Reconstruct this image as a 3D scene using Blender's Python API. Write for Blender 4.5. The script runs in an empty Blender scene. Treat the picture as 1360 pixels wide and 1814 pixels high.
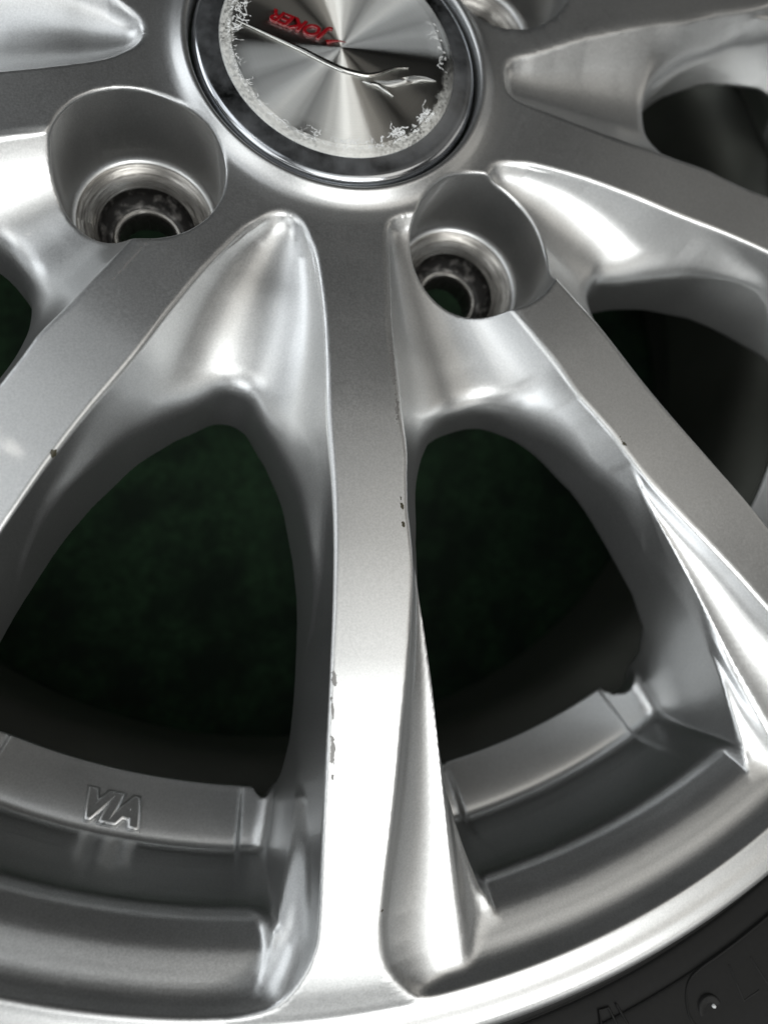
import bpy, math, random
import numpy as np
from mathutils import Matrix, Vector

S = 0.001                                     # the wheel is modelled in millimetres
sc = bpy.context.scene
col = sc.collection

# ------------------------------------------------------------------ camera
CAM = (-31.32389, -122.51251, 133.83964)
RW = ((0.969285063221694, -0.066505793088778, 0.23677720688643117),
      (-0.022142825307438902, -0.9824325500628378, -0.18529970281797117),
      (0.244941138853218, 0.17436531783200707, -0.9537298225570057))
rb = Matrix([RW[0], [-v for v in RW[1]], [-v for v in RW[2]]]).transposed()
cd = bpy.data.cameras.new("camera")
cam = bpy.data.objects.new("camera", cd)
col.objects.link(cam)
M = rb.to_4x4()
M.translation = Vector(CAM) * S
cam.matrix_world = M
cd.sensor_fit = 'VERTICAL'
cd.sensor_height = 24.0
cd.sensor_width = 18.0
cd.lens = 17.3633
cd.clip_start = 0.005
cd.clip_end = 50.0
cd.dof.use_dof = True
cd.dof.focus_distance = 0.139
cd.dof.aperture_fstop = 17.3633e-3 / 0.0026
sc.camera = cam

# ------------------------------------------------------------------ world and lamps
w = bpy.data.worlds.new("World")
sc.world = w
w.use_nodes = True
w.node_tree.nodes["Background"].inputs[0].default_value = (0.95, 1.0, 0.93, 1)
w.node_tree.nodes["Background"].inputs[1].default_value = 0.006
sc.view_settings.view_transform = 'Standard'
sc.view_settings.look = 'None'
sc.view_settings.exposure = 0.0
sc.view_settings.gamma = 1.0
sc.cycles.max_bounces = 8
sc.cycles.sample_clamp_indirect = 6.0


def lamp(name, az, el, dist, sx, sy, power, colr=(1, 1, 1), roll=0.0, target=(0, -0.09, 0)):
    """rectangular lamp seen from the wheel at compass angle az (deg, from +x) and elevation el"""
    ld = bpy.data.lights.new(name, 'AREA')
    ld.shape = 'RECTANGLE'
    ld.size = sx
    ld.size_y = sy
    ld.energy = power
    ld.color = colr
    o = bpy.data.objects.new(name, ld)
    col.objects.link(o)
    d = Vector((math.cos(math.radians(el)) * math.cos(math.radians(az)),
                math.cos(math.radians(el)) * math.sin(math.radians(az)), math.sin(math.radians(el))))
    o.location = Vector(target) + d * dist
    q = (-d).to_track_quat('-Z', 'Y')
    o.rotation_euler = (q.to_matrix().to_4x4() @ Matrix.Rotation(math.radians(roll), 4, 'Z')).to_euler()
    return o


# LAMPS: (azimuth, elevation, watts, size, tint) of light panels added round the wheel, fitted to its reflections
LAMPS = [(298, 52, 8.17, 0.72, 'N'),
         (0, 66, 1.7, 0.72, 'W'),
         (150, 66, 1.38, 0.72, 'C'),
         (274, 52, 3.69, 0.72, 'N'),
         (150, 24, 4.39, 0.72, 'C'),
         (154, 52, 1.67, 0.72, 'C'),
         (240, 10, 5.43, 0.72, 'C'),
         (202, 52, 2.66, 0.72, 'N'),
         (270, 66, 1.75, 0.72, 'N'),
         (300, 80, 1.13, 0.72, 'N'),
         (200, 38, 2.33, 0.72, 'C'),
         (310, 24, 1.1, 0.72, 'W'),
         (10, 24, 1.02, 0.72, 'W'),
         (300, 10, 1.99, 0.72, 'N'),
         (300, 66, 0.95, 0.72, 'N'),
         (330, 10, 0.51, 0.72, 'N'),
         (250, 24, 1.52, 0.72, 'N'),
         (322, 52, 0.62, 0.72, 'W'),
         (180, 10, 1.32, 0.72, 'C'),
         (34, 52, 0.1, 0.72, 'W'),
         (58, 52, 0.04, 0.72, 'W'),
         (178, 52, 0.52, 0.72, 'N'),
         (230, 24, 1.14, 0.72, 'N'),
         (40, 38, 0.11, 0.72, 'W'),
         (30, 10, 0.29, 0.72, 'N'),
         (270, 10, 0.61, 0.72, 'N'),
         (250, 52, 0.25, 0.72, 'N')]
TINT = {'N': (.99, 1.0, .985), 'C': (.93, .97, 1.0), 'W': (1.0, .955, .88)}
for az_, el_, w_, sz_, tint_ in LAMPS:
    lamp("fitted_panel", az_, el_, 1.6, sz_, sz_, w_, TINT[tint_])
for az_, el_, w_ in ((136.3, 69, .10),):
    lamp("bulb_lamp", az_, el_, 1.6, .03, .03, w_, (1.0, .96, .88))


# ------------------------------------------------------------------ materials
def new_mat(name):
    m = bpy.data.materials.new(name)
    m.use_nodes = True
    nt = m.node_tree
    return m, nt, nt.nodes["Principled BSDF"]


def N(nt, typ, **kw):
    n = nt.nodes.new(typ)
    for k, v in kw.items():
        setattr(n, k, v)
    return n


def val(nt, op, a, b=None, clamp=False):
    n = nt.nodes.new("ShaderNodeMath")
    n.operation = op
    n.use_clamp = clamp
    for i, x in enumerate((a, b)):
        if x is None:
            continue
        if isinstance(x, (int, float)):
            n.inputs[i].default_value = x
        else:
            nt.links.new(x, n.inputs[i])
    return n.outputs[0]


def mixc(nt, f, a, b):
    n = nt.nodes.new("ShaderNodeMix")
    n.data_type = 'RGBA'
    for s, x in ((n.inputs[0], f), (n.inputs[6], a), (n.inputs[7], b)):
        if isinstance(x, (int, float)):
            s.default_value = x
        elif isinstance(x, tuple):
            s.default_value = x
        else:
            nt.links.new(x, s)
    return n.outputs[2]


def noise(nt, vec, scale, detail=4.0, rough=0.5):
    n = N(nt, "ShaderNodeTexNoise")
    n.inputs["Scale"].default_value = scale
    n.inputs["Detail"].default_value = detail
    n.inputs["Roughness"].default_value = rough
    if vec is not None:
        nt.links.new(vec, n.inputs["Vector"])
    return n


def ramp(nt, fac, lo, hi):
    n = N(nt, "ShaderNodeMapRange")
    n.inputs[1].default_value = lo
    n.inputs[2].default_value = hi
    nt.links.new(fac, n.inputs[0])
    return n.outputs[0]


def scuff_mask(nt, spots):
    """wear marks with a shape of their own: ellipses in wheel coordinates, frayed by noise"""
    tc = N(nt, "ShaderNodeTexCoord")
    obj = tc.outputs["Object"]
    nz = noise(nt, obj, 900.0, 5.0, 0.65)
    total = None
    for (x, y, rx, ry, rot) in spots:
        mp = N(nt, "ShaderNodeMapping", vector_type='TEXTURE')
        mp.inputs["Location"].default_value = (x * S, y * S, 0.0)
        mp.inputs["Rotation"].default_value = (0, 0, math.radians(rot))
        mp.inputs["Scale"].default_value = (rx * S, ry * S, 1.0)
        nt.links.new(obj, mp.inputs["Vector"])
        ln = N(nt, "ShaderNodeVectorMath", operation='LENGTH')
        nt.links.new(mp.outputs[0], ln.inputs[0])
        d = val(nt, 'ADD', ln.outputs["Value"], val(nt, 'MULTIPLY', val(nt, 'SUBTRACT', nz.outputs["Fac"], 0.5), 3.6))
        mk = val(nt, 'LESS_THAN', d, 0.75)
        total = mk if total is None else val(nt, 'MAXIMUM', total, mk)
    return total


CHIPS = [(5.9, -97.2, .45, 1.3, 12), (6.0, -101.0, .4, .7, 20), (54.0, -85.0, .5, 1.2, 35), (-54.6, -87.0, .5, 1.0, -35),
         (-1.2, -168.8, .35, .35, 0)]
SCRATCH = [(-8.5, -127.8, .45, 1.8, 0), (-9.0, -133.4, .3, 2.6, 3), (-9.3, -140.2, .6, 2.8, 2), (-9.5, -144.8, .4, .8, 0),
           (6.2, -70.0, .5, 5.0, 0), (6.4, -78.0, .45, 3.0, 0), (-42.0, -50.5, .3, 5.0, -36)]

silver, nt, b = new_mat("silver_paint")
tc = N(nt, "ShaderNodeTexCoord")
grain = noise(nt, tc.outputs["Object"], 2600.0, 2.0, 0.6)
flake = ramp(nt, grain.outputs["Fac"], 0.32, 0.68)
base = mixc(nt, flake, (0.50, 0.507, 0.508, 1), (0.595, 0.60, 0.60, 1))
chip = scuff_mask(nt, CHIPS)
scr = scuff_mask(nt, SCRATCH)
base = mixc(nt, scr, base, (0.26, 0.255, 0.25, 1))
base = mixc(nt, chip, base, (0.035, 0.03, 0.015, 1))
nt.links.new(base, b.inputs["Base Color"])
met = val(nt, 'MULTIPLY', val(nt, 'SUBTRACT', 1.0, chip), 0.96)
nt.links.new(met, b.inputs["Metallic"])
rg = val(nt, 'ADD', val(nt, 'MULTIPLY', flake, 0.04), 0.335)
smud = noise(nt, tc.outputs["Object"], 38.0, 4.0, 0.65)
rg = val(nt, 'ADD', rg, val(nt, 'MULTIPLY', val(nt, 'SUBTRACT', smud.outputs["Fac"], .5), 0.10))
rg = val(nt, 'ADD', rg, val(nt, 'MULTIPLY', scr, 0.25))
nt.links.new(rg, b.inputs["Roughness"])
cw = val(nt, 'SUBTRACT', 0.40, val(nt, 'MULTIPLY', val(nt, 'MAXIMUM', chip, scr), 0.5))
nt.links.new(cw, b.inputs["Coat Weight"])
b.inputs["Coat Roughness"].default_value = 0.07
orange = noise(nt, tc.outputs["Object"], 420.0, 2.0, 0.5)
hsum = val(nt, 'MULTIPLY', orange.outputs["Fac"], 0.8)
hsum = val(nt, 'SUBTRACT', hsum, val(nt, 'MULTIPLY', chip, 3.0))
bp = N(nt, "ShaderNodeBump")
bp.inputs["Strength"].default_value = 0.12
bp.inputs["Distance"].default_value = 0.00004
nt.links.new(hsum, bp.inputs["Height"])
nt.links.new(bp.outputs[0], b.inputs["Normal"])

bare, nt, b = new_mat("machined_metal")
tc = N(nt, "ShaderNodeTexCoord")
sx = N(nt, "ShaderNodeSeparateXYZ")
nt.links.new(tc.outputs["Object"], sx.inputs[0])
rr = val(nt, 'SQRT', val(nt, 'ADD', val(nt, 'MULTIPLY', sx.outputs[0], sx.outputs[0]), val(nt, 'MULTIPLY', sx.outputs[1], sx.outputs[1])))
cmb = N(nt, "ShaderNodeCombineXYZ")
nt.links.new(val(nt, 'MULTIPLY', rr, 1300.0), cmb.inputs[0])
nt.links.new(val(nt, 'MULTIPLY', val(nt, 'ARCTAN2', sx.outputs[1], sx.outputs[0]), .55), cmb.inputs[1])
nz = noise(nt, cmb.outputs[0], 2.2, 6.0, 0.7)
f = ramp(nt, nz.outputs["Fac"], 0.40, 0.64)
nt.links.new(mixc(nt, f, (0.34, 0.33, 0.31, 1), (0.07, 0.065, 0.06, 1)), b.inputs["Base Color"])
b.inputs["Metallic"].default_value = 0.92
nt.links.new(val(nt, 'ADD', val(nt, 'MULTIPLY', f, 0.25), 0.22), b.inputs["Roughness"])

worn, nt, b = new_mat("worn_dark_metal")
tc = N(nt, "ShaderNodeTexCoord")
nz = noise(nt, tc.outputs["Object"], 420.0, 6.0, 0.7)
f = ramp(nt, nz.outputs["Fac"], 0.50, 0.70)
nt.links.new(mixc(nt, f, (0.016, 0.015, 0.014, 1), (0.20, 0.19, 0.18, 1)), b.inputs["Base Color"])
b.inputs["Metallic"].default_value = 0.5
b.inputs["Roughness"].default_value = 0.4

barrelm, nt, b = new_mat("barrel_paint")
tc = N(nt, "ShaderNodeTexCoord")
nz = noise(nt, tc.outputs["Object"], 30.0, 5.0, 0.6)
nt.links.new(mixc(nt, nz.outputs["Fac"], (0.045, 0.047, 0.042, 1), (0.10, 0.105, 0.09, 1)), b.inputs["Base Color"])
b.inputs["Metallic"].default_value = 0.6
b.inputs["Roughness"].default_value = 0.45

chrome, nt, b = new_mat("chrome_plating")
tc = N(nt, "ShaderNodeTexCoord")
nz = noise(nt, tc.outputs["Object"], 130.0, 5.0, 0.6)
f = val(nt, 'MULTIPLY', ramp(nt, nz.outputs["Fac"], 0.35, 0.85), .42)
nt.links.new(mixc(nt, f, (0.55, 0.57, 0.60, 1), (0.22, 0.23, 0.245, 1)), b.inputs["Base Color"])
nt.links.new(val(nt, 'SUBTRACT', 1.0, val(nt, 'MULTIPLY', f, .45)), b.inputs["Metallic"])
nt.links.new(val(nt, 'ADD', val(nt, 'MULTIPLY', f, 0.35), 0.10), b.inputs["Roughness"])

brushed, nt, b = new_mat("spun_metal")
tc = N(nt, "ShaderNodeTexCoord")
sx = N(nt, "ShaderNodeSeparateXYZ")
nt.links.new(tc.outputs["Object"], sx.inputs[0])
rr = val(nt, 'SQRT', val(nt, 'ADD', val(nt, 'MULTIPLY', sx.outputs[0], sx.outputs[0]), val(nt, 'MULTIPLY', sx.outputs[1], sx.outputs[1])))
cmb = N(nt, "ShaderNodeCombineXYZ")
nt.links.new(rr, cmb.inputs[0])
rings = noise(nt, cmb.outputs[0], 5200.0, 3.0, 0.6)
nt.links.new(mixc(nt, rings.outputs["Fac"], (0.46, 0.46, 0.44, 1), (0.66, 0.66, 0.63, 1)), b.inputs["Base Color"])
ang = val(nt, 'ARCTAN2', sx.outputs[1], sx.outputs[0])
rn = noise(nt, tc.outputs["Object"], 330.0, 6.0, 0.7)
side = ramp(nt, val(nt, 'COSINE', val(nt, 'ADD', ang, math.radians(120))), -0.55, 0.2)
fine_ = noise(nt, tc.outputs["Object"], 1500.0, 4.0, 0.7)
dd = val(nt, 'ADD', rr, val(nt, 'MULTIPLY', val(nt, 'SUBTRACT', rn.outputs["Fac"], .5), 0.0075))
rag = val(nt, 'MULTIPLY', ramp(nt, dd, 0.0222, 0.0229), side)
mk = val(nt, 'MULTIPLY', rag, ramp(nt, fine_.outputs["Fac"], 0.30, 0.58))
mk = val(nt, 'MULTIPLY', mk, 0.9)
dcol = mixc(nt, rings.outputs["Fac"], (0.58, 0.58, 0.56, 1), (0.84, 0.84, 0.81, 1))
gl_ = N(nt, "ShaderNodeBsdfAnisotropic")
gl_.distribution = 'GGX'
gl_.inputs["Roughness"].default_value = 0.36
gl_.inputs["Anisotropy"].default_value = 0.86
nt.links.new(dcol, gl_.inputs["Color"])
tg = N(nt, "ShaderNodeTangent", direction_type='RADIAL', axis='Z')
nt.links.new(tg.outputs[0], gl_.inputs["Tangent"])
b.inputs["Base Color"].default_value = (0.52, 0.52, 0.51, 1)
b.inputs["Roughness"].default_value = 0.6
ms_ = N(nt, "ShaderNodeMixShader")
nt.links.new(mk, ms_.inputs[0])
nt.links.new(gl_.outputs[0], ms_.inputs[1])
nt.links.new(b.outputs[0], ms_.inputs[2])
nt.links.new(ms_.outputs[0], nt.nodes["Material Output"].inputs[0])

redm, nt, b = new_mat("red_enamel")
b.inputs["Base Color"].default_value = (0.17, 0.004, 0.007, 1)
b.inputs["Roughness"].default_value = 0.18
b.inputs["Coat Weight"].default_value = 0.7
b.inputs["Coat Roughness"].default_value = 0.05

clear, nt, b = new_mat("polished_emblem_metal")
b.inputs["Base Color"].default_value = (0.55, 0.55, 0.53, 1)
b.inputs["Metallic"].default_value = 1.0
b.inputs["Roughness"].default_value = 0.12

crust, nt, b = new_mat("white_residue")
tc = N(nt, "ShaderNodeTexCoord")
nz = noise(nt, tc.outputs["Object"], 800.0, 4.0, 0.6)
nt.links.new(mixc(nt, nz.outputs["Fac"], (0.50, 0.51, 0.51, 1), (0.86, 0.87, 0.87, 1)), b.inputs["Base Color"])
b.inputs["Roughness"].default_value = 0.7
b.inputs["Alpha"].default_value = 1.0

rubber, nt, b = new_mat("tyre_rubber")
tc = N(nt, "ShaderNodeTexCoord")
nz = noise(nt, tc.outputs["Object"], 900.0, 4.0, 0.6)
nt.links.new(mixc(nt, nz.outputs["Fac"], (0.004, 0.004, 0.004, 1), (0.009, 0.009, 0.0085, 1)), b.inputs["Base Color"])
b.inputs["Roughness"].default_value = 0.6
b.inputs["Specular IOR Level"].default_value = 0.2
bp = N(nt, "ShaderNodeBump")
bp.inputs["Strength"].default_value = 0.25
bp.inputs["Distance"].default_value = 0.0001
nt.links.new(nz.outputs["Fac"], bp.inputs["Height"])
nt.links.new(bp.outputs[0], b.inputs["Normal"])

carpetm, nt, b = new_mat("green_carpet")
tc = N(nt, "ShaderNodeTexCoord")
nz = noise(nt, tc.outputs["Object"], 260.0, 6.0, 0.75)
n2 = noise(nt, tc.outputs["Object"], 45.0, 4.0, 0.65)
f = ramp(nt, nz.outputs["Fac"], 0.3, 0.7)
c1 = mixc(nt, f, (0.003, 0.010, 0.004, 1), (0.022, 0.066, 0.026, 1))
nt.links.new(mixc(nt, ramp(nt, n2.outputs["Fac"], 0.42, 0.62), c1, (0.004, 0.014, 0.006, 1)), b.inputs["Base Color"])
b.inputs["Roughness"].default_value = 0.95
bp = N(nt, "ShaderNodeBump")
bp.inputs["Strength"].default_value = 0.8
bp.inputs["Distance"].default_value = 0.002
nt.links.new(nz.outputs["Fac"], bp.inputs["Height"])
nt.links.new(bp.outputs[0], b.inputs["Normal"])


# ------------------------------------------------------------------ object helpers
def link(name, me, mat, parent=None):
    o = bpy.data.objects.new(name, me)
    col.objects.link(o)
    if mat:
        me.materials.append(mat)
    if parent:
        o.parent = parent
    return o


def mesh_np(name, V, F, smooth=True, normals=None):
    me = bpy.data.meshes.new(name)
    V = np.asarray(V, np.float32)
    F = np.asarray(F, np.int32)
    me.vertices.add(len(V))
    me.vertices.foreach_set("co", V.ravel())
    k = F.shape[1]
    me.loops.add(F.size)
    me.loops.foreach_set("vertex_index", F.ravel())
    me.polygons.add(len(F))
    me.polygons.foreach_set("loop_start", np.arange(0, F.size, k, dtype=np.int32))
    me.polygons.foreach_set("loop_total", np.full(len(F), k, np.int32))
    me.polygons.foreach_set("use_smooth", np.full(len(F), smooth, bool))
    me.update(calc_edges=True)
    me.validate()
    if normals is not None:
        me.normals_split_custom_set_from_vertices(np.asarray(normals, np.float32))
    return me


def lathe(name, prof, mat, parent=None, seg=256, closed=False, sharp=None, loc=(0, 0, 0)):
    """surface of revolution of (r, z) points in mm about the z axis"""
    prof = np.asarray(prof, float)
    n = len(prof)
    th = np.linspace(0, 2 * np.pi, seg, endpoint=False)
    V = np.stack([prof[None, :, 0] * np.cos(th)[:, None], prof[None, :, 0] * np.sin(th)[:, None],
                  np.broadcast_to(prof[None, :, 1], (seg, n))], -1).reshape(-1, 3) * S
    i = np.arange(seg)[:, None]
    j = np.arange(n if closed else n - 1)[None, :]
    i2 = (i + 1) % seg
    j2 = (j + 1) % n
    F = np.stack([i * n + j, i2 * n + j, i2 * n + j2, i * n + j2], -1).reshape(-1, 4)
    me = mesh_np(name, V, F)
    o = link(name, me, mat, parent)
    o.location = Vector(loc) * S
    return o


def smooth_prof(pts, n=6):
    """Catmull-Rom through profile points"""
    p = np.asarray(pts, float)
    p = np.vstack([2 * p[0] - p[1], p, 2 * p[-1] - p[-2]])
    out = []
    for k in range(1, len(p) - 2):
        a, b_, c, d = p[k - 1:k + 3]
        for t in np.linspace(0, 1, n, endpoint=False):
            out.append(.5 * ((2 * b_) + (c - a) * t + (2 * a - 5 * b_ + 4 * c - d) * t * t + (3 * b_ - a - 3 * c + d) * t ** 3))
    out.append(p[-2])
    return np.array(out)


# ------------------------------------------------------------------ the alloy wheel casting
# one signed distance field over (radius, half sector, height); meshed with surface nets
def pl(x, pts):
    pts = np.asarray(pts, float)
    return np.interp(x, pts[:, 0], pts[:, 1])


def pchip(x, pts):
    """monotone cubic through pts"""
    p = np.asarray(pts, float)
    X, Y = p[:, 0], p[:, 1]
    h = np.diff(X)
    d = np.diff(Y) / h
    m = np.zeros_like(X)
    m[0], m[-1] = d[0], d[-1]
    for k in range(1, len(X) - 1):
        if d[k - 1] * d[k] > 0:
            w1, w2 = 2 * h[k] + h[k - 1], h[k] + 2 * h[k - 1]
            m[k] = (w1 + w2) / (w1 / d[k - 1] + w2 / d[k])
    x = np.clip(x, X[0], X[-1])
    i = np.clip(np.searchsorted(X, x) - 1, 0, len(h) - 1)
    t = (x - X[i]) / h[i]
    return ((2 * t ** 3 - 3 * t ** 2 + 1) * Y[i] + (t ** 3 - 2 * t ** 2 + t) * h[i] * m[i]
            + (-2 * t ** 3 + 3 * t ** 2) * Y[i + 1] + (t ** 3 - t ** 2) * h[i] * m[i + 1])


# outlines: (radius, half angle from the window's centre line)
OUT_P = [(37.6, 0), (37.75, 2.0), (38.1, 4.0), (38.9, 5.9), (40.5, 7.4), (43, 8.4), (46, 9.1), (52, 10.5), (60, 11.95),
         (70, 13.0), (80, 13.6), (92, 13.95), (103, 14.0), (110, 14.35), (118, 15.0), (125, 15.6), (137, 16.6),
         (150, 17.45), (162, 18.2), (171, 18.6), (176, 18.5), (179, 18.2), (182, 17.6), (185, 16.7), (187, 15.5),
         (188, 14.2), (188.4, 12), (188.4, 6), (188.4, 0)]
OUT_B = [(39.2, 0), (39.5, 2), (40.3, 3.8), (41.7, 5.5), (43.3, 6.8), (46.5, 8.9), (52, 10.5), (60, 11.8), (70, 12.55),
         (80, 12.95), (92, 13.7), (103, 14.0), (115, 14.0), (125, 13.9), (150, 13.75), (165, 13.75), (172, 13.7),
         (175, 13.5), (178, 13.1), (181, 12.5), (184, 11.7), (186.5, 10.4), (187.8, 9), (188.4, 7), (188.4, 3), (188.4, 0)]
WIN_P = [(78.3, 0), (78.7, 2.2), (80.6, 4.6), (83.6, 6.9), (88.5, 9.1), (94, 10.7), (102, 11.75), (107, 12.35), (112, 12.75),
         (120, 13.0), (127, 13.06), (134, 13.04), (137.5, 13.01), (141, 12.96), (144.5, 12.89), (148, 12.79), (151.5, 12.63), (155, 12.35), (157.6, 11.7), (158.5, 10.8), (157.9, 9.9), (156.4, 9.2), (154.8, 8.75), (153.9, 8.3), (153.9, 4), (153.9, 0)]
WIN_B = [(73.0, 0), (73.6, 1.6), (75.5, 3.1), (80, 5.5), (84.5, 7.8), (92, 10.4), (100, 11.7), (108, 12.6), (116, 13.1),
         (130, 13.2), (139, 13.12), (147, 12.9), (152, 12.6), (155.5, 12.1), (157.2, 11.5), (156.6, 10.7), (155, 10.1), (154.1, 9.7), (153.9, 9.2), (153.9, 4), (153.9, 0)]
_wp = [(112, 12.75), (120, 13.0), (127, 13.06), (134, 13.04), (141, 12.96), (148, 12.79), (155, 12.45), (163, 11.86), (171.3, 11.1), (173, 10.93)]
_wb = [(112, 12.9), (118, 13.15), (130, 13.2), (139, 13.12), (147, 12.9), (155, 12.55), (163, 12.15), (171.3, 11.7), (173, 11.6)]
_rw = np.concatenate([np.arange(114, 173, 1.5), [173]])
SCO = [(100, 14.0), (106, 14.05), (112, 13.7), (120, 13.42), (130, 13.2), (155, 13.0), (176, 13.05), (184, 13.1), (190, 13.1)]      # scallop outer edge
ZSC = [(100, 1.5), (105, .8), (130, -2.2), (155, -7.0), (185, -10.5), (190, -10.8)]
TOP = [(29, -3), (30.8, .2), (31.05, 1.2), (31.4, 1.75), (31.9, 1.95), (32.5, 1.7), (33.2, 1.2), (34.0, .7), (35.0, .28), (36.2, .06), (38, .02), (40, .1), (46, .5), (60, 1.7), (80, 2.6),
       (103, 2.6), (125, 2.0), (137, 1.0), (150, -.6), (165, -2.8), (175, -4.7), (181, -6.1), (185, -7.4), (187, -8.0), (188.6, -7.95), (190.5, -7.7), (192, -7.8),
       (193.3, -8.5), (194.5, -10.0), (195.3, -12.2), (196.5, -18)]
RIM = [(130, -17.6), (168, -17.5), (171.3, -17.2), (172.5, -16.2), (175.6, -13.5), (176.6, -12.85), (177.6, -12.45), (180, -11.65), (182.8, -10.7), (183.6, -10.2),
       (185.2, -8.7), (187.2, -6.7), (189, -5.0)]
ZCP = [(37.6, -.7), (38.6, -1.6), (40, -2.3), (44, -3.1), (50, -4.0), (62, -5.5), (70, -6.3), (78.4, -7.4), (81, -9), (84, -12), (94, -27), (110, -45)]
ZEP = [(38, -1.2), (46, -1.0), (60, -.4), (76, .8), (84, .9), (94, -1.0), (99, -4), (104, -12), (108, -22)]
ZCB = [(39.2, -.4), (40.5, -1.4), (43, -2.7), (48.5, -4.0), (56, -4.9), (65, -6.8), (73, -9.2), (77, -10.5), (84, -12.5), (100, -15), (115, -18)]
ZEB = [(39.2, -.6), (42, -1.2), (48, -1.6), (60, -1.4), (67, -1.4), (76, -1.2), (88, -1.4), (100, -2.4), (108, -4.0), (115, -7)]


WEL_P = [(114, 0)] + list(zip(_rw, pchip(_rw, _wp))) + [(173, 5), (173, 0)]
WEL_B = [(114, 0)] + list(zip(_rw, pchip(_rw, _wb))) + [(173, 5), (173, 0)]


def seg_sdf(R, A, poly):
    """signed distance in mm (positive inside) to the mirrored closed outline given in (r, angle)"""
    p = np.asarray(poly, float)
    p = np.vstack([p, np.stack([p[::-1, 0], -p[::-1, 1]], -1)])
    # densify
    q = []
    for a, b_ in zip(p, np.roll(p, -1, 0)):
        m = max(1, int(np.hypot((b_[0] - a[0]), math.radians(b_[1] - a[1]) * .5 * (a[0] + b_[0])) / 5))
        for t in np.arange(m) / m:
            q.append(a + (b_ - a) * t)
    q = np.array(q)
    qx, qy = q[:, 0] * np.cos(np.radians(q[:, 1])), q[:, 0] * np.sin(np.radians(q[:, 1]))
    X, Y = R * np.cos(np.radians(A)), R * np.sin(np.radians(A))
    d2 = np.full(X.shape, 1e9)
    ins = np.zeros(X.shape, bool)
    n = len(q)
    for k in range(n):
        ax, ay, bx, by = qx[k], qy[k], qx[(k + 1) % n], qy[(k + 1) % n]
        ex, ey = bx - ax, by - ay
        L = ex * ex + ey * ey
        if L < 1e-9:
            continue
        t = np.clip(((X - ax) * ex + (Y - ay) * ey) / L, 0, 1)
        d2 = np.minimum(d2, (X - ax - t * ex) ** 2 + (Y - ay - t * ey) ** 2)
        c = ((ay > Y) != (by > Y))
        if abs(ey) > 1e-12:
            ins ^= c & (X < ex * (Y - ay) / ey + ax)
    d = np.sqrt(d2)
    return np.where(ins, d, -d)


def round_poly(poly, k=4):
    """Catmull-Rom smoothing of an outline"""
    p = np.asarray(poly, float)
    pp = np.vstack([[p[0, 0], -p[1, 1]] if abs(p[0, 1]) < 1e-9 else 2 * p[0] - p[1], p,
                    [p[-1, 0], -p[-2, 1]]])
    out = []
    for i in range(1, len(pp) - 2):
        a, b_, c, d = pp[i - 1:i + 3]
        for t in np.arange(k) / k:
            out.append(.5 * ((2 * b_) + (c - a) * t + (2 * a - 5 * b_ + 4 * c - d) * t * t + (3 * b_ - a - 3 * c + d) * t ** 3))
    out.append(p[-1])
    return np.array(out)


def smax(a, b_, k):
    return np.maximum(a, b_) + np.maximum(k - np.abs(a - b_), 0) ** 2 * (0.25 / k)


def sstep(x, a, b_):
    t = np.clip((x - a) / (b_ - a), 0, 1)
    return t * t * (3 - 2 * t)


RG = np.concatenate([np.arange(29.4, 60, .45), np.arange(60, 188.0, .5), np.arange(188, 197.6, .4)])
ZG = np.concatenate([np.arange(-52, -16, .75), np.arange(-16, 4.6, .36)])


def a_of(r, s):
    """half-sector angle for grid coordinate s in 0..36, warped so land edges lie on grid lines"""
    rr_ = np.clip(r, 46, 176)
    oP = pl(rr_, OUT_P[6:20])
    oB = 36 - pl(rr_, OUT_B[5:18])
    so = pl(np.clip(r, 106, 190), SCO)
    kn = np.where(r > 104, np.minimum(so, oP - .15), 11.5 / 14 * oP)
    kn = kn + (11.5 / 14 * oP - kn) * (1 - sstep(r, 104, 112))
    return np.where(s < 11.5, s / 11.5 * kn, np.where(s < 14, kn + (s - 11.5) / 2.5 * (oP - kn), np.where(s < 22.5, oP + (s - 14) / 8.5 * (oB - oP), oB + (s - 22.5) / 13.5 * (36 - oB))))


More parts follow.
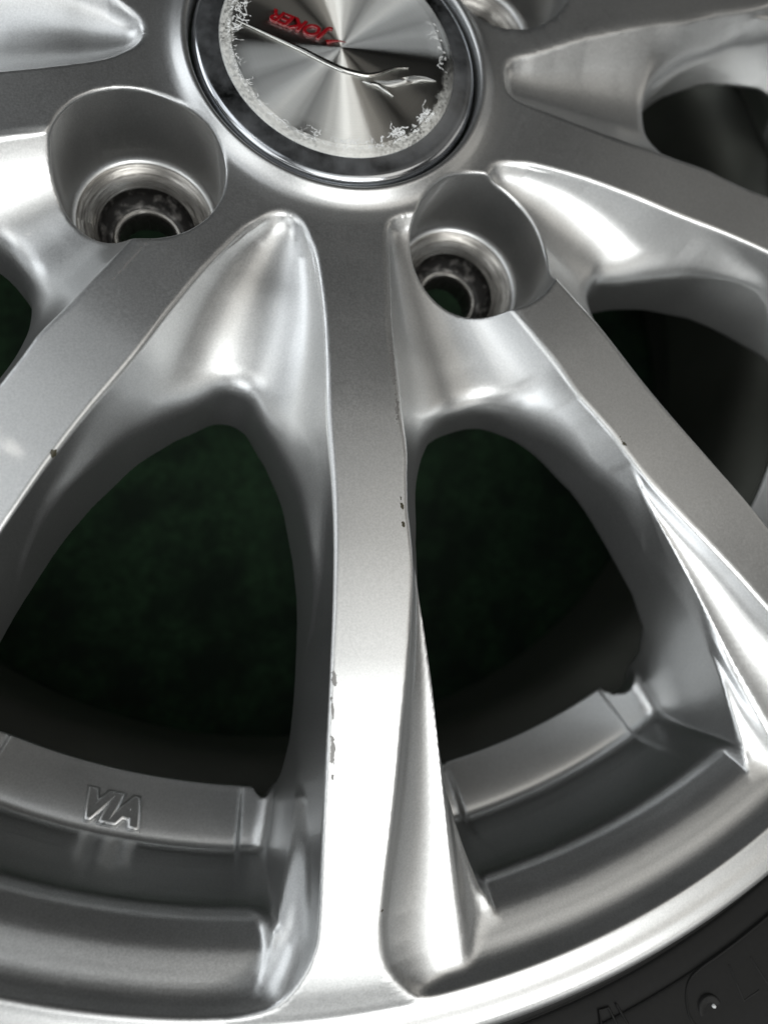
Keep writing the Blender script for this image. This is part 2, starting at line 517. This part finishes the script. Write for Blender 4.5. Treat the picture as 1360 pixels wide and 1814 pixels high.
def fields(sg):
    """2-D fields on (r, s)"""
    R = RG[:, None] + 0 * sg[None, :]
    A = a_of(R, sg[None, :] + 0 * R)
    B = 36 - A
    F = {}
    F['R'], F['A'] = R, A
    F['T'] = pchip(R, TOP)
    dP = seg_sdf(R, A, round_poly(OUT_P))
    dB = seg_sdf(R, B, round_poly(OUT_B))
    pair = A < 18.0 + 1.0 * sstep(R, 150, 170) + 0 * A
    pair = np.where(np.abs(dP - dB) > 1e-6, dP > dB, pair)
    F['dL'] = np.where(pair, dP, dB)
    kk = np.where(pair, pl(R, [(37, .5), (46, .6), (70, .85), (88, .7), (104, .42), (115, .45), (185, .5)]),
                  pl(R, [(39, .5), (50, .5), (88, .5), (100, .3), (120, .12), (165, .16), (180, .3), (187, .5)]))
    F['k'] = kk
    F['kf'] = np.where(pair, 1.3, pl(R, [(138, 1.3), (156, 5.5), (200, 5.5)]))
    deg = np.radians(1) * R
    # pair-side floor
    oP = pl(R, OUT_P[:24])
    cP = np.maximum(oP - pl(R, [(37, .3), (46, 1.2), (70, 2.0), (88, 2.2), (104, .8)]) / deg, .5)
    s_ = np.clip(A / cP, 0, 1.12)
    zc, ze = pchip(R, ZCP), pchip(R, ZEP)
    trough = zc + (ze - zc) * s_ ** 2.2
    so, zs = np.minimum(pl(R, SCO), oP), pchip(R, ZSC)
    q = np.clip((oP - A) / np.maximum(oP - so, .05), 0, 1)
    zt = F['T'] - .4
    scal = zs + (zt - zs) * (1 - q) ** 2.6
    zfac = pl(R, [(104, -8), (124, -8), (141, -8), (148, -8.4), (155, -9.5), (163, -11.2), (179.5, -13.1), (190, -13.2)])
    wP = pchip(R, [(102, 11.75), (107, 12.35), (112, 12.75), (120, 13.0), (127, 13.06), (134, 13.04), (141, 12.96), (148, 12.79), (155, 12.45), (163, 11.86), (171.3, 11.1), (179.5, 10.2), (190, 9.5)])
    tt = np.clip((so - A) / np.maximum(so - wP, .05), -1.5, 1)
    pf = 1.0 + 1.5 * sstep(R, 138, 158)
    fac = zs + (zfac - zs) * np.where(tt > 0, 1 - (1 - np.abs(tt)) ** pf, pf * tt) - np.clip(wP - A, 0, 2) * deg * 2.5 * sstep(R, 167, 173)
    sc2 = -smax(-scal, -fac, 1.0)
    FP = trough + (sc2 - trough) * sstep(R, 101.5, 106)
    # between-side floor
    oB = pl(R, OUT_B[:24])
    cB = np.maximum(oB - pl(R, [(39, .3), (46, 1.3), (70, 1.6), (88, 1.4), (104, 1.2)]) / deg, .5)
    s_ = np.clip(B / cB, 0, 1.12)
    zc, ze = pchip(R, ZCB), pchip(R, ZEB)
    trb = zc + (ze - zc) * s_ ** 2.2
    wB = pl(R, [(130, 13.2), (139, 13.12), (147, 12.9), (155, 12.55), (163, 12.15), (171.3, 11.7), (179, 11.2), (190, 10)])
    zfb = pl(R, [(130, -30), (143, -26), (151, -15), (160, -12.8), (178, -12), (190, -11.2)])
    oF = oB - .85
    tb = np.clip((oF - B) / np.maximum(oF - wB, .05), 0, 1)
    facb = zfb - np.clip(wB - B, 0, 2) * deg * 1.5 * sstep(R, 164, 173)
    FB = trb + (facb - trb) * sstep(R, 112, 140)
    FL = np.where(pair, FP, FB)
    rim = pchip(R, RIM)
    inwin = np.where(pair, A < wP, B < wB)
    w_ = sstep(R, 140, 150)
    flr = smax(FL, rim, np.where(pair, 1.2, 2.2))
    FL = FL + (flr - FL) * w_
    F['F'] = FL
    gr = np.gradient(FL, RG, axis=0)
    ga = np.gradient(FL, axis=1) / np.maximum(np.abs(np.gradient(A, axis=1)) * deg, 1e-3)
    F['g'] = np.sqrt(1 + np.clip(gr, -4, 4) ** 2 + np.clip(ga, -4, 4) ** 2)
    F['dW'] = np.where(pair, seg_sdf(R, A, round_poly(WIN_P)), seg_sdf(R, B, round_poly(WIN_B)))
    F['zr'] = np.where(pair, -7.0, -5.0)
    F['dr'] = np.where(pair, pl(R, [(100, .06), (125, .035), (145, .004)]), pl(R, [(100, .06), (145, .03)]))
    F['rb'] = np.where(pair, 77.8, 72.6)
    F['kW'] = np.where(pair, pl(R, [(30, 4.6), (80, 4.2), (90, 2.4), (100, 1.0), (160, .9), (170, 1.7), (200, 1.7)]),
                       pl(R, [(30, 4.6), (86, 4.2), (96, 2.6), (104, 1.0), (138, 1.0), (156, 2.6), (200, 2.6)]))
    F['dV'] = np.where(pair, seg_sdf(R, A, WEL_P), seg_sdf(R, B, WEL_B))
    padw = np.where(pair, 8.3, 9.4)
    off = np.where(pair, A, B)
    pad = 1 - sstep(off, padw - .1, padw + .3)
    lp = pchip(R, [(150, -46.5), (154, -44.4), (163.8, -40.2), (165.4, -39.8), (166.8, -38.4), (168.2, -34.6), (169.6, -27.5), (170.8, -20.5), (171.8, -16.4), (174, -9)])
    lo = lp - pl(R, [(150, .4), (154, .7), (164, 1.6), (167, 1.8), (171, .2)])
    F['G'] = np.minimum(lo + (lp - lo) * pad, pl(R, [(130, -95), (146, -70), (152, -43), (158, -30), (162, 10)]))
    gr = np.gradient(F['G'], RG, axis=0)
    F['gg'] = np.sqrt(1 + np.clip(gr, -1.5, 1.5) ** 2)
    zbp = pl(R, [(29, -42), (62, -40), (78, -22), (88, -18.5), (105, -18.5), (134, -25), (143, -29.5), (150, -37.5), (154.5, -46.5), (160, -50.5), (170, -50.5), (174, -40), (178, -24), (197, -22)])
    zbb = pl(R, [(29, -42), (62, -38), (72, -30), (84, -27), (105, -25.5), (130, -29), (142, -32.5), (150, -39), (154.5, -47), (160, -50.5), (170, -50.5), (174, -40), (178, -24), (197, -22)])
    F['zb'] = zbp + (zbb - zbp) * sstep(A, 13, 23)
    return F


HOLES = [(math.radians(a), 50.0) for a in (-54, 36, 126, 216)]


FN = ('R', 'T', 'dL', 'k', 'kf', 'dr', 'rb', 'F', 'g', 'dW', 'zr', 'kW', 'dV', 'G', 'gg', 'zb')


def field(e, Z, X, Y):
    """signed distance of the casting from its 2-D fields e(name), height Z and place X, Y"""
    land = Z - e('T')
    k = e('k')
    wall = -(e('dL') - k * np.clip(e('T') - Z, 0, 30)) / np.sqrt(1 + k * k)
    floor = (e('F') - Z) / e('g')
    f = smax(land, -smax(wall, floor, e('kf')), .75)
    win = -(e('dW') + e('dr') * (Z - e('zr')))
    win = smax(win, e('rb') + .16 * np.clip(-6 - Z, 0, 60) - e('R'), 3.0)
    well = smax(-(e('dV') + e('dr') * (Z - e('zr'))), (e('G') - Z) / e('gg'), 4.0)
    f = smax(f, -np.minimum(win, well), e('kW'))
    for ha, hr in HOLES:
        rho = np.hypot(X - hr * math.cos(ha), Y - hr * math.sin(ha))
        near = rho < 20
        if not near.any():
            continue
        hole = rho - (16.1 + .045 * np.clip(Z, -40, 3))
        f = np.where(near, smax(f, -hole, .7), f)
    f = smax(f, e('zb') - Z, 1.0)
    f = smax(f, e('R') - 195.9, .6)
    return np.maximum(f, 30.9 - e('R'))


def build_casting():
    # 20 half sectors round the wheel: fine where the picture looks, coarse behind
    order = []
    for c in range(-2, 3):
        order += [(72.0 * c, -1), (72.0 * c, +1)]
    fine_s = np.linspace(0, 36, 193)
    coarse_s = np.linspace(0, 36, 41)
    Ff, Fc = fields(fine_s), fields(coarse_s)
    cols, ths, stack = [], [], {n: [] for n in FN}
    for th0, sg in order:
        mid = th0 + sg * 18
        F = Ff if -172 < mid < 12 else Fc
        TH = np.radians(th0 + sg * F['A'])
        X, Y = F['R'] * np.cos(TH), F['R'] * np.sin(TH)
        f = field(lambda n: F[n][:, :, None], ZG[None, None, :], X[:, :, None], Y[:, :, None]).astype(np.float32)
        fl = (lambda a: a[:, ::-1]) if sg < 0 else (lambda a: a)
        cols.append(fl(f)[:, :-1])             # the last column is the next block's first
        ths.append(fl(TH)[:, :-1])
        for n in FN:
            stack[n].append(fl(F[n])[:, :-1])
    wrap = lambda a: np.concatenate([a, a[:, :1]], 1)
    f = wrap(np.concatenate(cols, 1))
    TH = np.unwrap(np.concatenate(ths, 1), axis=1)
    TH = np.concatenate([TH, TH[:, :1] + 2 * np.pi], 1)
    ext = lambda a: np.concatenate([a[:1], a, a[-1:]], 0)
    fld = {n: ext(wrap(np.concatenate(stack[n], 1))) for n in FN}
    f = np.pad(f, ((1, 1), (0, 0), (1, 1)), constant_values=5.0)
    rg = np.concatenate([[RG[0] - .4], RG, [RG[-1] + .4]])
    zg = np.concatenate([[ZG[0] - .8], ZG, [ZG[-1] + .4]])
    TH = ext(TH)
    fld['R'] = np.repeat(rg[:, None], TH.shape[1], 1)
    neg = f < 0
    nr, ns, nz = f.shape
    cnt = np.zeros((nr - 1, ns - 1, nz - 1), np.uint8)
    for di in (0, 1):
        for dj in (0, 1):
            for dk in (0, 1):
                cnt += neg[di:nr - 1 + di, dj:ns - 1 + dj, dk:nz - 1 + dk]
    act = (cnt > 0) & (cnt < 8)
    ci, cj, ck = np.nonzero(act)
    ids = np.full(act.shape, -1, np.int32)
    ids[ci, cj, ck] = np.arange(len(ci))
    def bil(a, i, j, u, v):
        return (a[i, j] * (1 - u) + a[i + 1, j] * u) * (1 - v) + (a[i, j + 1] * (1 - u) + a[i + 1, j + 1] * u) * v

    def place(p):
        i = np.clip(p[:, 0].astype(int), 0, nr - 2)
        j = np.clip(p[:, 1].astype(int), 0, ns - 2)
        k = np.clip(p[:, 2].astype(int), 0, nz - 2)
        u, v, w_ = p[:, 0] - i, p[:, 1] - j, p[:, 2] - k
        th = bil(TH, i, j, u, v)
        r = rg[i] * (1 - u) + rg[i + 1] * u
        z = zg[k] * (1 - w_) + zg[k + 1] * w_
        return i, j, u, v, r, th, z

    def ev(p):
        i, j, u, v, r, th, z = place(p)
        return field(lambda n: bil(fld[n], i, j, u, v), z, r * np.cos(th), r * np.sin(th))

    nc = len(ci)
    AtA = np.zeros((nc, 6))
    Atb = np.zeros((nc, 3))
    mass = np.zeros((nc, 3))
    num = np.zeros(nc)
    hits = []
    quads = []
    for ax in range(3):
        sl0 = [slice(None)] * 3
        sl1 = [slice(None)] * 3
        sl0[ax] = slice(0, -1)
        sl1[ax] = slice(1, None)
        ch = neg[tuple(sl0)] != neg[tuple(sl1)]
        if ax != 1:
            ch[:, -1] = False                  # the last column repeats the first
        ei, ej, ek = np.nonzero(ch)
        sgn = neg[tuple(sl0)][ei, ej, ek]
        o1, o2 = [(1, 2), (2, 0), (0, 1)][ax]
        E = np.stack([ei, ej, ek], -1)
        # crossing point on the grid edge and the surface normal there
        fa = f[ei, ej, ek].astype(float)
        st = [0, 0, 0]
        st[ax] = 1
        fb = f[ei + st[0], ej + st[1], ek + st[2]].astype(float)
        t = np.clip(fa / np.where(np.abs(fa - fb) < 1e-9, 1e-9, fa - fb), .001, .999)
        X = E.astype(float)
        X[:, ax] += t
        fx = ev(X)
        lo_ = np.where((fx < 0) == (fa < 0), t, 0.0)
        flo = np.where((fx < 0) == (fa < 0), fx, fa)
        hi_ = np.where((fx < 0) == (fa < 0), 1.0, t)
        fhi = np.where((fx < 0) == (fa < 0), fb, fx)
        t = np.clip(lo_ + (hi_ - lo_) * flo / np.where(np.abs(flo - fhi) < 1e-9, 1e-9, flo - fhi), 0, 1)
        X = E.astype(float)
        X[:, ax] += t
        f0 = ev(X)
        _, _, _, _, xr, xt, xz = place(X)
        d_ = []
        for a2 in range(3):
            q = X.copy()
            q[:, a2] += np.where(q[:, a2] > (nr, ns, nz)[a2] - 1.2, -.08, .08)
            _, _, _, _, qr, qt, qz = place(q)
            d_.append((ev(q) - f0, qr - xr, (qt - xt) * xr, qz - xz))
        gz = d_[2][0] / np.where(np.abs(d_[2][3]) < 1e-9, 1e-9, d_[2][3])
        gt = d_[1][0] / np.where(np.abs(d_[1][2]) < 1e-9, 1e-9, d_[1][2])
        gr = (d_[0][0] - gt * d_[0][2]) / np.where(np.abs(d_[0][1]) < 1e-9, 1e-9, d_[0][1])
        gl = np.sqrt(gr * gr + gt * gt + gz * gz) + 1e-9
        gr, gt, gz = gr / gl, gt / gl, gz / gl
        cx, sx_ = np.cos(xt), np.sin(xt)
        nv = np.stack([gr * cx - gt * sx_, gr * sx_ + gt * cx, gz], -1)
        xp = np.stack([xr * cx, xr * sx_, xz], -1)
        hits.append((xp, nv, None))
        cells = []
        ok = np.ones(len(E), bool)
        for d1, d2 in ((0, 0), (-1, 0), (-1, -1), (0, -1)):
            C = E.copy()
            C[:, o1] += d1
            C[:, o2] += d2
            C[:, 1] = np.where(C[:, 1] < 0, C[:, 1] + ns - 1, C[:, 1])
            for q_ in (0, 1, 2):
                ok &= (C[:, q_] >= 0) & (C[:, q_] < act.shape[q_])
            inside = np.ones(len(E), bool)
            for q_ in (0, 1, 2):
                inside &= (C[:, q_] >= 0) & (C[:, q_] < act.shape[q_])
            C = np.clip(C, 0, np.array(act.shape) - 1)
            cid = ids[C[:, 0], C[:, 1], C[:, 2]]
            cells.append(cid)
            m = inside & (cid >= 0)
            cm, pm, nm = cid[m], xp[m], nv[m]
            pn = (pm * nm).sum(1)
            for c_ in range(3):
                mass[:, c_] += np.bincount(cm, pm[:, c_], nc)
                Atb[:, c_] += np.bincount(cm, nm[:, c_] * pn, nc)
            for w_, (c1, c2) in enumerate(((0, 0), (0, 1), (0, 2), (1, 1), (1, 2), (2, 2))):
                AtA[:, w_] += np.bincount(cm, nm[:, c1] * nm[:, c2], nc)
            num += np.bincount(cm, minlength=nc)
        qd = np.stack(cells, -1)
        ok &= (qd >= 0).all(1)
        qd = np.where(sgn[:, None], qd, qd[:, ::-1])
        quads.append(qd[ok])
    cen = mass / np.maximum(num, 1)[:, None]
    H = np.empty((nc, 3, 3))
    for w_, (c1, c2) in enumerate(((0, 0), (0, 1), (0, 2), (1, 1), (1, 2), (2, 2))):
        H[:, c1, c2] = H[:, c2, c1] = AtA[:, w_]
    rhs = Atb - np.einsum('nij,nj->ni', H, cen)
    H[:, (0, 1, 2), (0, 1, 2)] += (.04 * np.maximum(num, 1) + 1e-6)[:, None]
    dx = np.linalg.solve(H, rhs[:, :, None])[:, :, 0]
    dl = np.linalg.norm(dx, axis=1)
    dx *= np.minimum(1, .45 / np.maximum(dl, 1e-9))[:, None]
    P = cen + dx
    Q = np.concatenate(quads)
    # a few Taubin passes even out the one-cell ripple of the grid without shrinking the shape
    deg_ = np.zeros(nc)
    for k in range(4):
        deg_ += np.bincount(Q[:, k], minlength=nc) * 2.0
    for lam in (.5, -.52) * 4:
        sm = np.zeros_like(P)
        for k in range(4):
            for nb in (Q[:, (k + 1) % 4], Q[:, (k + 3) % 4]):
                for c_ in range(3):
                    sm[:, c_] += np.bincount(Q[:, k], P[nb, c_], nc)
        P = P + lam * (sm / np.maximum(deg_, 1)[:, None] - P) * (deg_ > 0)[:, None]
    return P, Q, None, None


def smooth_normals(P, Q):
    fn = np.cross(P[Q[:, 2]] - P[Q[:, 0]], P[Q[:, 3]] - P[Q[:, 1]])
    n = np.zeros_like(P)
    for k in range(4):
        for c in range(3):
            n[:, c] += np.bincount(Q[:, k], fn[:, c], len(P))
    return n / np.maximum(np.linalg.norm(n, axis=1, keepdims=True), 1e-12)


def empty(name, loc=(0, 0, 0)):
    o = bpy.data.objects.new(name, None)
    o.location = loc
    o.empty_display_size = .05
    col.objects.link(o)
    return o


wheel = empty("alloy_wheel")
wheel['label'] = "silver ten-spoke alloy car wheel with black tyre, lying face up on dark green carpet"
wheel['category'] = "wheel"

P, Q, TH, RR = build_casting()
NRM = smooth_normals(P, Q)
fc = P[Q].mean(1)
fr = np.hypot(fc[:, 0], fc[:, 1])
fa = np.degrees(np.arctan2(fc[:, 1], fc[:, 0]))
spk = np.round((fa + 18) / 36).astype(int) % 10         # spoke index, spokes at 36k-18
part = np.where(fr < 39.0, 10, np.where(fr > 171.0, 11, spk))
part = np.where((fr > 150) & (fr <= 171) & (fc[:, 2] < -34), 11, part)


def submesh(name, mask, mat, parent):
    q = Q[mask]
    used, inv = np.unique(q, return_inverse=True)
    me = mesh_np(name, P[used] * S, inv.reshape(-1, 4), True, NRM[used])
    return link(name, me, mat, parent)


hub = submesh("hub", part == 10, silver, wheel)
rim = submesh("rim_flange", part == 11, silver, wheel)
for k in range(10):
    submesh("spoke", part == k, silver, wheel)

# barrel behind the spokes
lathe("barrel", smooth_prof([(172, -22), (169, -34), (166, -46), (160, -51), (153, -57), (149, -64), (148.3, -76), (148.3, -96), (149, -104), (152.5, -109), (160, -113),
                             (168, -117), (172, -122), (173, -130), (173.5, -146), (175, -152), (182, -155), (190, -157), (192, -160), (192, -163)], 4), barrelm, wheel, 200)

# lug seats
for ha, hr in HOLES:
    sr = empty("lug_seat", (hr * math.cos(ha) * S, hr * math.sin(ha) * S, 0))
    sr.parent = wheel
    lathe("painted_rim", smooth_prof([(15.6, -14.0), (15.5, -17.2), (15.2, -18.8), (14.75, -19.6), (14.3, -19.9)], 5), silver, sr, 96)
    lathe("seat_cone", [(14.3, -19.9), (13.6, -20.1), (13.2, -20.7), (12.5, -20.9), (12.2, -21.4), (11.3, -21.9), (11.1, -22.4), (10.4, -22.9), (10.3, -23.1)], bare, sr, 96)
    lathe("bore_sleeve", [(10.3, -23.1), (9.9, -24.0), (9.6, -25.2), (9.0, -25.5), (8.6, -26.8), (7.6, -27.1)], worn, sr, 96)
    lathe("bore_ring", smooth_prof([(7.6, -27.1), (7.35, -26.5), (6.7, -26.5), (6.2, -27.2), (6.0, -29.0), (6.0, -33.0)], 3), bare, sr, 96)

# centre cap
capo = empty("centre_cap")
capo.parent = wheel
lathe("chrome_ring", smooth_prof([(30.3, -6), (30.3, -1.6), (30.2, -.2), (29.8, .7), (29.3, 1.15), (28.6, 1.4), (27.4, 1.5), (26.2, 1.6), (25.3, 1.7), (24.95, 1.75), (24.8, 1.7)], 4), chrome, capo, 256)
disc = lathe("brushed_disc", [(0.02, 2.6), (1.5, 2.6), (4, 2.6), (8, 2.55), (12, 2.5), (16, 2.45), (19, 2.4), (22.3, 2.35), (22.45, 2.5), (22.6, 2.5), (22.75, 2.3), (23.9, 2.25), (24.6, 2.2), (24.85, 1.6)], brushed, capo, 256)


def tube(name, pts, radii, mat, parent, seg=10, flat=1.0):
    pts = [Vector(p) * S for p in pts]
    V, F = [], []
    n = len(pts)
    for i in range(n):
        t = (pts[min(i + 1, n - 1)] - pts[max(i - 1, 0)]).normalized()
        side = t.cross(Vector((0, 0, 1))).normalized()
        up = side.cross(t)
        for k in range(seg):
            a = 2 * math.pi * k / seg
            V.append(pts[i] + side * math.cos(a) * radii[i] * S + up * math.sin(a) * radii[i] * S * flat)
    for i in range(n - 1):
        for k in range(seg):
            F.append((i * seg + k, i * seg + (k + 1) % seg, (i + 1) * seg + (k + 1) % seg, (i + 1) * seg + k))
    me = mesh_np(name, np.array([v[:] for v in V]), np.array(F))
    return link(name, me, mat, parent)


def spl(pts, n=8):
    return [tuple(p) for p in smooth_prof(pts, n)]


sw = spl([(-21.3, 3.1, 2.6), (-16, 1.0, 2.7), (-12.36, -.45, 2.75), (-8.5, -2.0, 2.8), (-5.59, -3.3, 2.8), (-2.5, -4.6, 2.8), (0, -5.5, 2.8), (2.5, -6.0, 2.8), (5.0, -6.1, 2.75), (7.4, -5.4, 2.7), (9.3, -4.4, 2.7), (11.5, -3.4, 2.65), (14.2, -2.9, 2.6)])
nsw = len(sw)
tube("emblem_swoosh", sw, [.12 + .55 * math.sin(math.pi * min(1, (i + 1) / nsw * 1.05)) ** .8 for i in range(nsw)], clear, capo, 12, .75)
tk = spl([(4.0, -7.5, 2.6), (5.6, -7.9, 2.75), (7.4, -8.2, 2.8), (8.8, -9.1, 2.75), (10.4, -10.2, 2.6)], 6)
tube("emblem_tick", tk, [.1 + .38 * math.sin(math.pi * (i + .5) / len(tk)) for i in range(len(tk))], clear, capo, 10, .8)
fl = spl([(6.5, -6.8, 2.45), (9.7, -7.3, 2.55), (13, -6.3, 2.6), (16.6, -5.2, 2.6), (20.2, -5.1, 2.45)], 6)
tube("emblem_fold", fl, [.1 + .8 * math.sin(math.pi * (i + .5) / len(fl)) for i in range(len(fl))], brushed, capo, 10, .45)


def text_mesh(name, body, size, extrude, bevel, shear=0.0, spacing=1.0, offset=0.0):
    cu = bpy.data.curves.new(name, 'FONT')
    cu.body = body
    cu.size = size
    cu.extrude = extrude
    cu.bevel_depth = bevel
    cu.bevel_resolution = 2
    cu.shear = shear
    cu.space_character = spacing
    cu.offset = offset
    cu.align_x = 'CENTER'
    cu.align_y = 'CENTER'
    o = bpy.data.objects.new(name, cu)
    col.objects.link(o)
    dg = bpy.context.evaluated_depsgraph_get()
    me = bpy.data.meshes.new_from_object(o.evaluated_get(dg))
    bpy.data.objects.remove(o)
    me.name = name
    return me


# red letters on the cap, read from the other side of the wheel
me = text_mesh("cap_lettering", "JOKER", 4.1 * S, .16 * S, .14 * S, 0.42, .98, .02 * S)
let = link("cap_lettering", me, redm, capo)
let.location = (-8.4 * S, 3.75 * S, 2.75 * S)
let.rotation_euler = (0, 0, math.radians(163))
jt = spl([(-3.2, .6, 2.75), (-1.9, 1.0, 2.8), (-.4, 1.25, 2.8), (1.0, 1.2, 2.75)], 5)
tube("letter_tail", jt, [.55 - .5 * i / (len(jt) - 1) for i in range(len(jt))], redm, let.parent, 8, .5)

# white corroded residue round the disc
rnd = random.Random(5)
RV, RF = [], []


def worm(a0, r0, n, step, rad, wig):
    a, r_ = math.radians(a0), r0
    x, y = r_ * math.cos(a), r_ * math.sin(a)
    hd = rnd.uniform(0, 6.28)
    pts = []
    for i in range(n):
        pts.append((x, y))
        hd += rnd.gauss(0, wig)
        x += step * math.cos(hd)
        y += step * math.sin(hd)
        rr0 = math.hypot(x, y)
        if rr0 > 24.3 or rr0 < 18.3:
            hd += math.pi * .6
            sc_ = min(24.3, max(18.3, rr0)) / rr0
            x *= sc_
            y *= sc_
    b0 = len(RV)
    sg = 5
    for i, (px, py) in enumerate(pts):
        q = pts[min(i + 1, n - 1)]
        p0 = pts[max(i - 1, 0)]
        tx, ty = q[0] - p0[0], q[1] - p0[1]
        L = math.hypot(tx, ty) or 1
        nx, ny = -ty / L, tx / L
        rd = rad * (.5 + .7 * rnd.random()) * (1 if 0 < i < n - 1 else .3)
        r0_ = math.hypot(px, py)
        zz = 2.35 if r0_ < 23 else 2.35 - .5 * (r0_ - 23)
        for k in range(sg):
            an = math.pi * k / (sg - 1)
            RV.append(((px + nx * math.cos(an) * rd) * S, (py + ny * math.cos(an) * rd) * S, (zz + math.sin(an) * rd * .7) * S))
    for i in range(n - 1):
        for k in range(sg - 1):
            RF.append((b0 + i * sg + k, b0 + i * sg + k + 1, b0 + (i + 1) * sg + k + 1, b0 + (i + 1) * sg + k))


def cluster(a_lo, a_hi, r_lo, r_hi, count, n=(8, 22), rad=(.05, .16)):
    for _ in range(count):
        worm(rnd.uniform(a_lo, a_hi), rnd.uniform(r_lo, r_hi), rnd.randint(*n), .28, rnd.uniform(*rad), .55)


cluster(-134, -70, 22.6, 24.3, 90, (4, 12), (.03, .1))
cluster(-112, -74, 21.0, 22.6, 26, (5, 14), (.03, .08))
cluster(-70, -56, 20.2, 23.6, 16)
cluster(-52, -32, 21.2, 23.6, 44, (5, 14), (.05, .16))
cluster(150, 178, 20.2, 24.0, 40, (6, 18), (.04, .13))
cluster(178, 200, 21.6, 24.0, 24, (5, 14), (.03, .09))
cluster(-160, -134, 22.6, 24.2, 26, (6, 14), (.04, .1))
cluster(-5, 22, 22.6, 24.2, 22, (6, 18), (.04, .12))
res = link("residue_crust", mesh_np("residue_crust", np.array(RV), np.array(RF)), crust, capo)
res['kind'] = "stuff"

# cast letters on the ledge between two spokes
me = text_mesh("cast_letters", "VIA", 7.5 * S, .6 * S, .7 * S, 0.2, 1.06, .3 * S)
cl = link("cast_letters", me, silver, rim)
a0 = math.radians(-108.2)
nrm = Vector((-math.sin(math.radians(28.7)) * math.cos(a0), -math.sin(math.radians(28.7)) * math.sin(a0), math.cos(math.radians(28.7))))
tx = Vector((-math.sin(a0), math.cos(a0), 0))
ty = nrm.cross(tx)
mm = Matrix((tx, ty, nrm)).transposed().to_4x4()
mm.translation = Vector((161.4 * math.cos(a0), 161.4 * math.sin(a0), -41.1)) * S
cl.matrix_world = mm

# ------------------------------------------------------------------ tyre
tyre = lathe("tyre", smooth_prof([(184, -26), (190, -22), (195.6, -19.5), (196.6, -17.2), (198.0, -16.6), (199.0, -16.9), (199.6, -17.4), (200.2, -16.9), (202.5, -16.3),
                                  (204.6, -15.9), (205.2, -15.4), (210, -14.2), (218, -12.4), (226, -11.6), (240, -13.5), (256, -19), (268, -27),
                                  (274, -36), (276, -50), (276.5, -84), (276, -122), (274, -139), (262, -153), (244, -164), (226, -169.5), (208, -168.5), (197, -165), (192, -161)], 5),
             rubber, wheel, 256)


def on_tyre(r_, deg, z=None):
    z = pl(r_, [(199, -16.9), (205, -15.4), (210, -14.2), (218, -12.4), (226, -11.6)]) if z is None else z
    return (r_ * math.cos(math.radians(deg)), r_ * math.sin(math.radians(deg)), float(z))


panel = [on_tyre(205.4, -64 + .5 * i) for i in range(0)]
line = [on_tyre(205.0, a) for a in np.arange(-50, -70.8, -.6)]
line += [on_tyre(r_, a) for r_, a in ((205.4, -71.3), (206.6, -71.9), (208.6, -72.3), (211, -72.5), (213.5, -72.3), (215.4, -71.6), (216.6, -70.6))]
tube("panel_border", spl(line, 3), [.28] * (3 * (len(line) - 1) + 1), rubber, tyre, 6, .8)
boss = lathe("vent_boss", [(2.8, -.5), (2.65, .0), (2.45, .08), (2.2, .05), (1.3, .03), (1.0, -.15), (.8, -1.5), (.02, -1.6)], rubber, tyre, 32, loc=on_tyre(211.8, -71.2))
pip = lathe("mould_pip", [(.02, .5), (.3, .4), (.4, 0), (.4, -1.2)], crust, tyre, 12, loc=on_tyre(211.6, -70.95))
for nm, pts in (("sidewall_letter", [(207.4, -68.9), (213.9, -69.2), (214.1, -68.1)]),
                ("sidewall_letter", [(208.6, -67.5), (214.6, -67.45), (214.6, -66.6)]),
                ("sidewall_letter", [(206.5, -77.6), (202.5, -77.3), (202.8, -76.7), (206.4, -76.6)]),
                ("sidewall_letter", [(202.9, -76.2), (206.8, -76.0)])):
    q = [on_tyre(*p) for p in pts]
    tube(nm, q, [.24] * len(q), rubber, tyre, 6, .7)

# ------------------------------------------------------------------ carpet
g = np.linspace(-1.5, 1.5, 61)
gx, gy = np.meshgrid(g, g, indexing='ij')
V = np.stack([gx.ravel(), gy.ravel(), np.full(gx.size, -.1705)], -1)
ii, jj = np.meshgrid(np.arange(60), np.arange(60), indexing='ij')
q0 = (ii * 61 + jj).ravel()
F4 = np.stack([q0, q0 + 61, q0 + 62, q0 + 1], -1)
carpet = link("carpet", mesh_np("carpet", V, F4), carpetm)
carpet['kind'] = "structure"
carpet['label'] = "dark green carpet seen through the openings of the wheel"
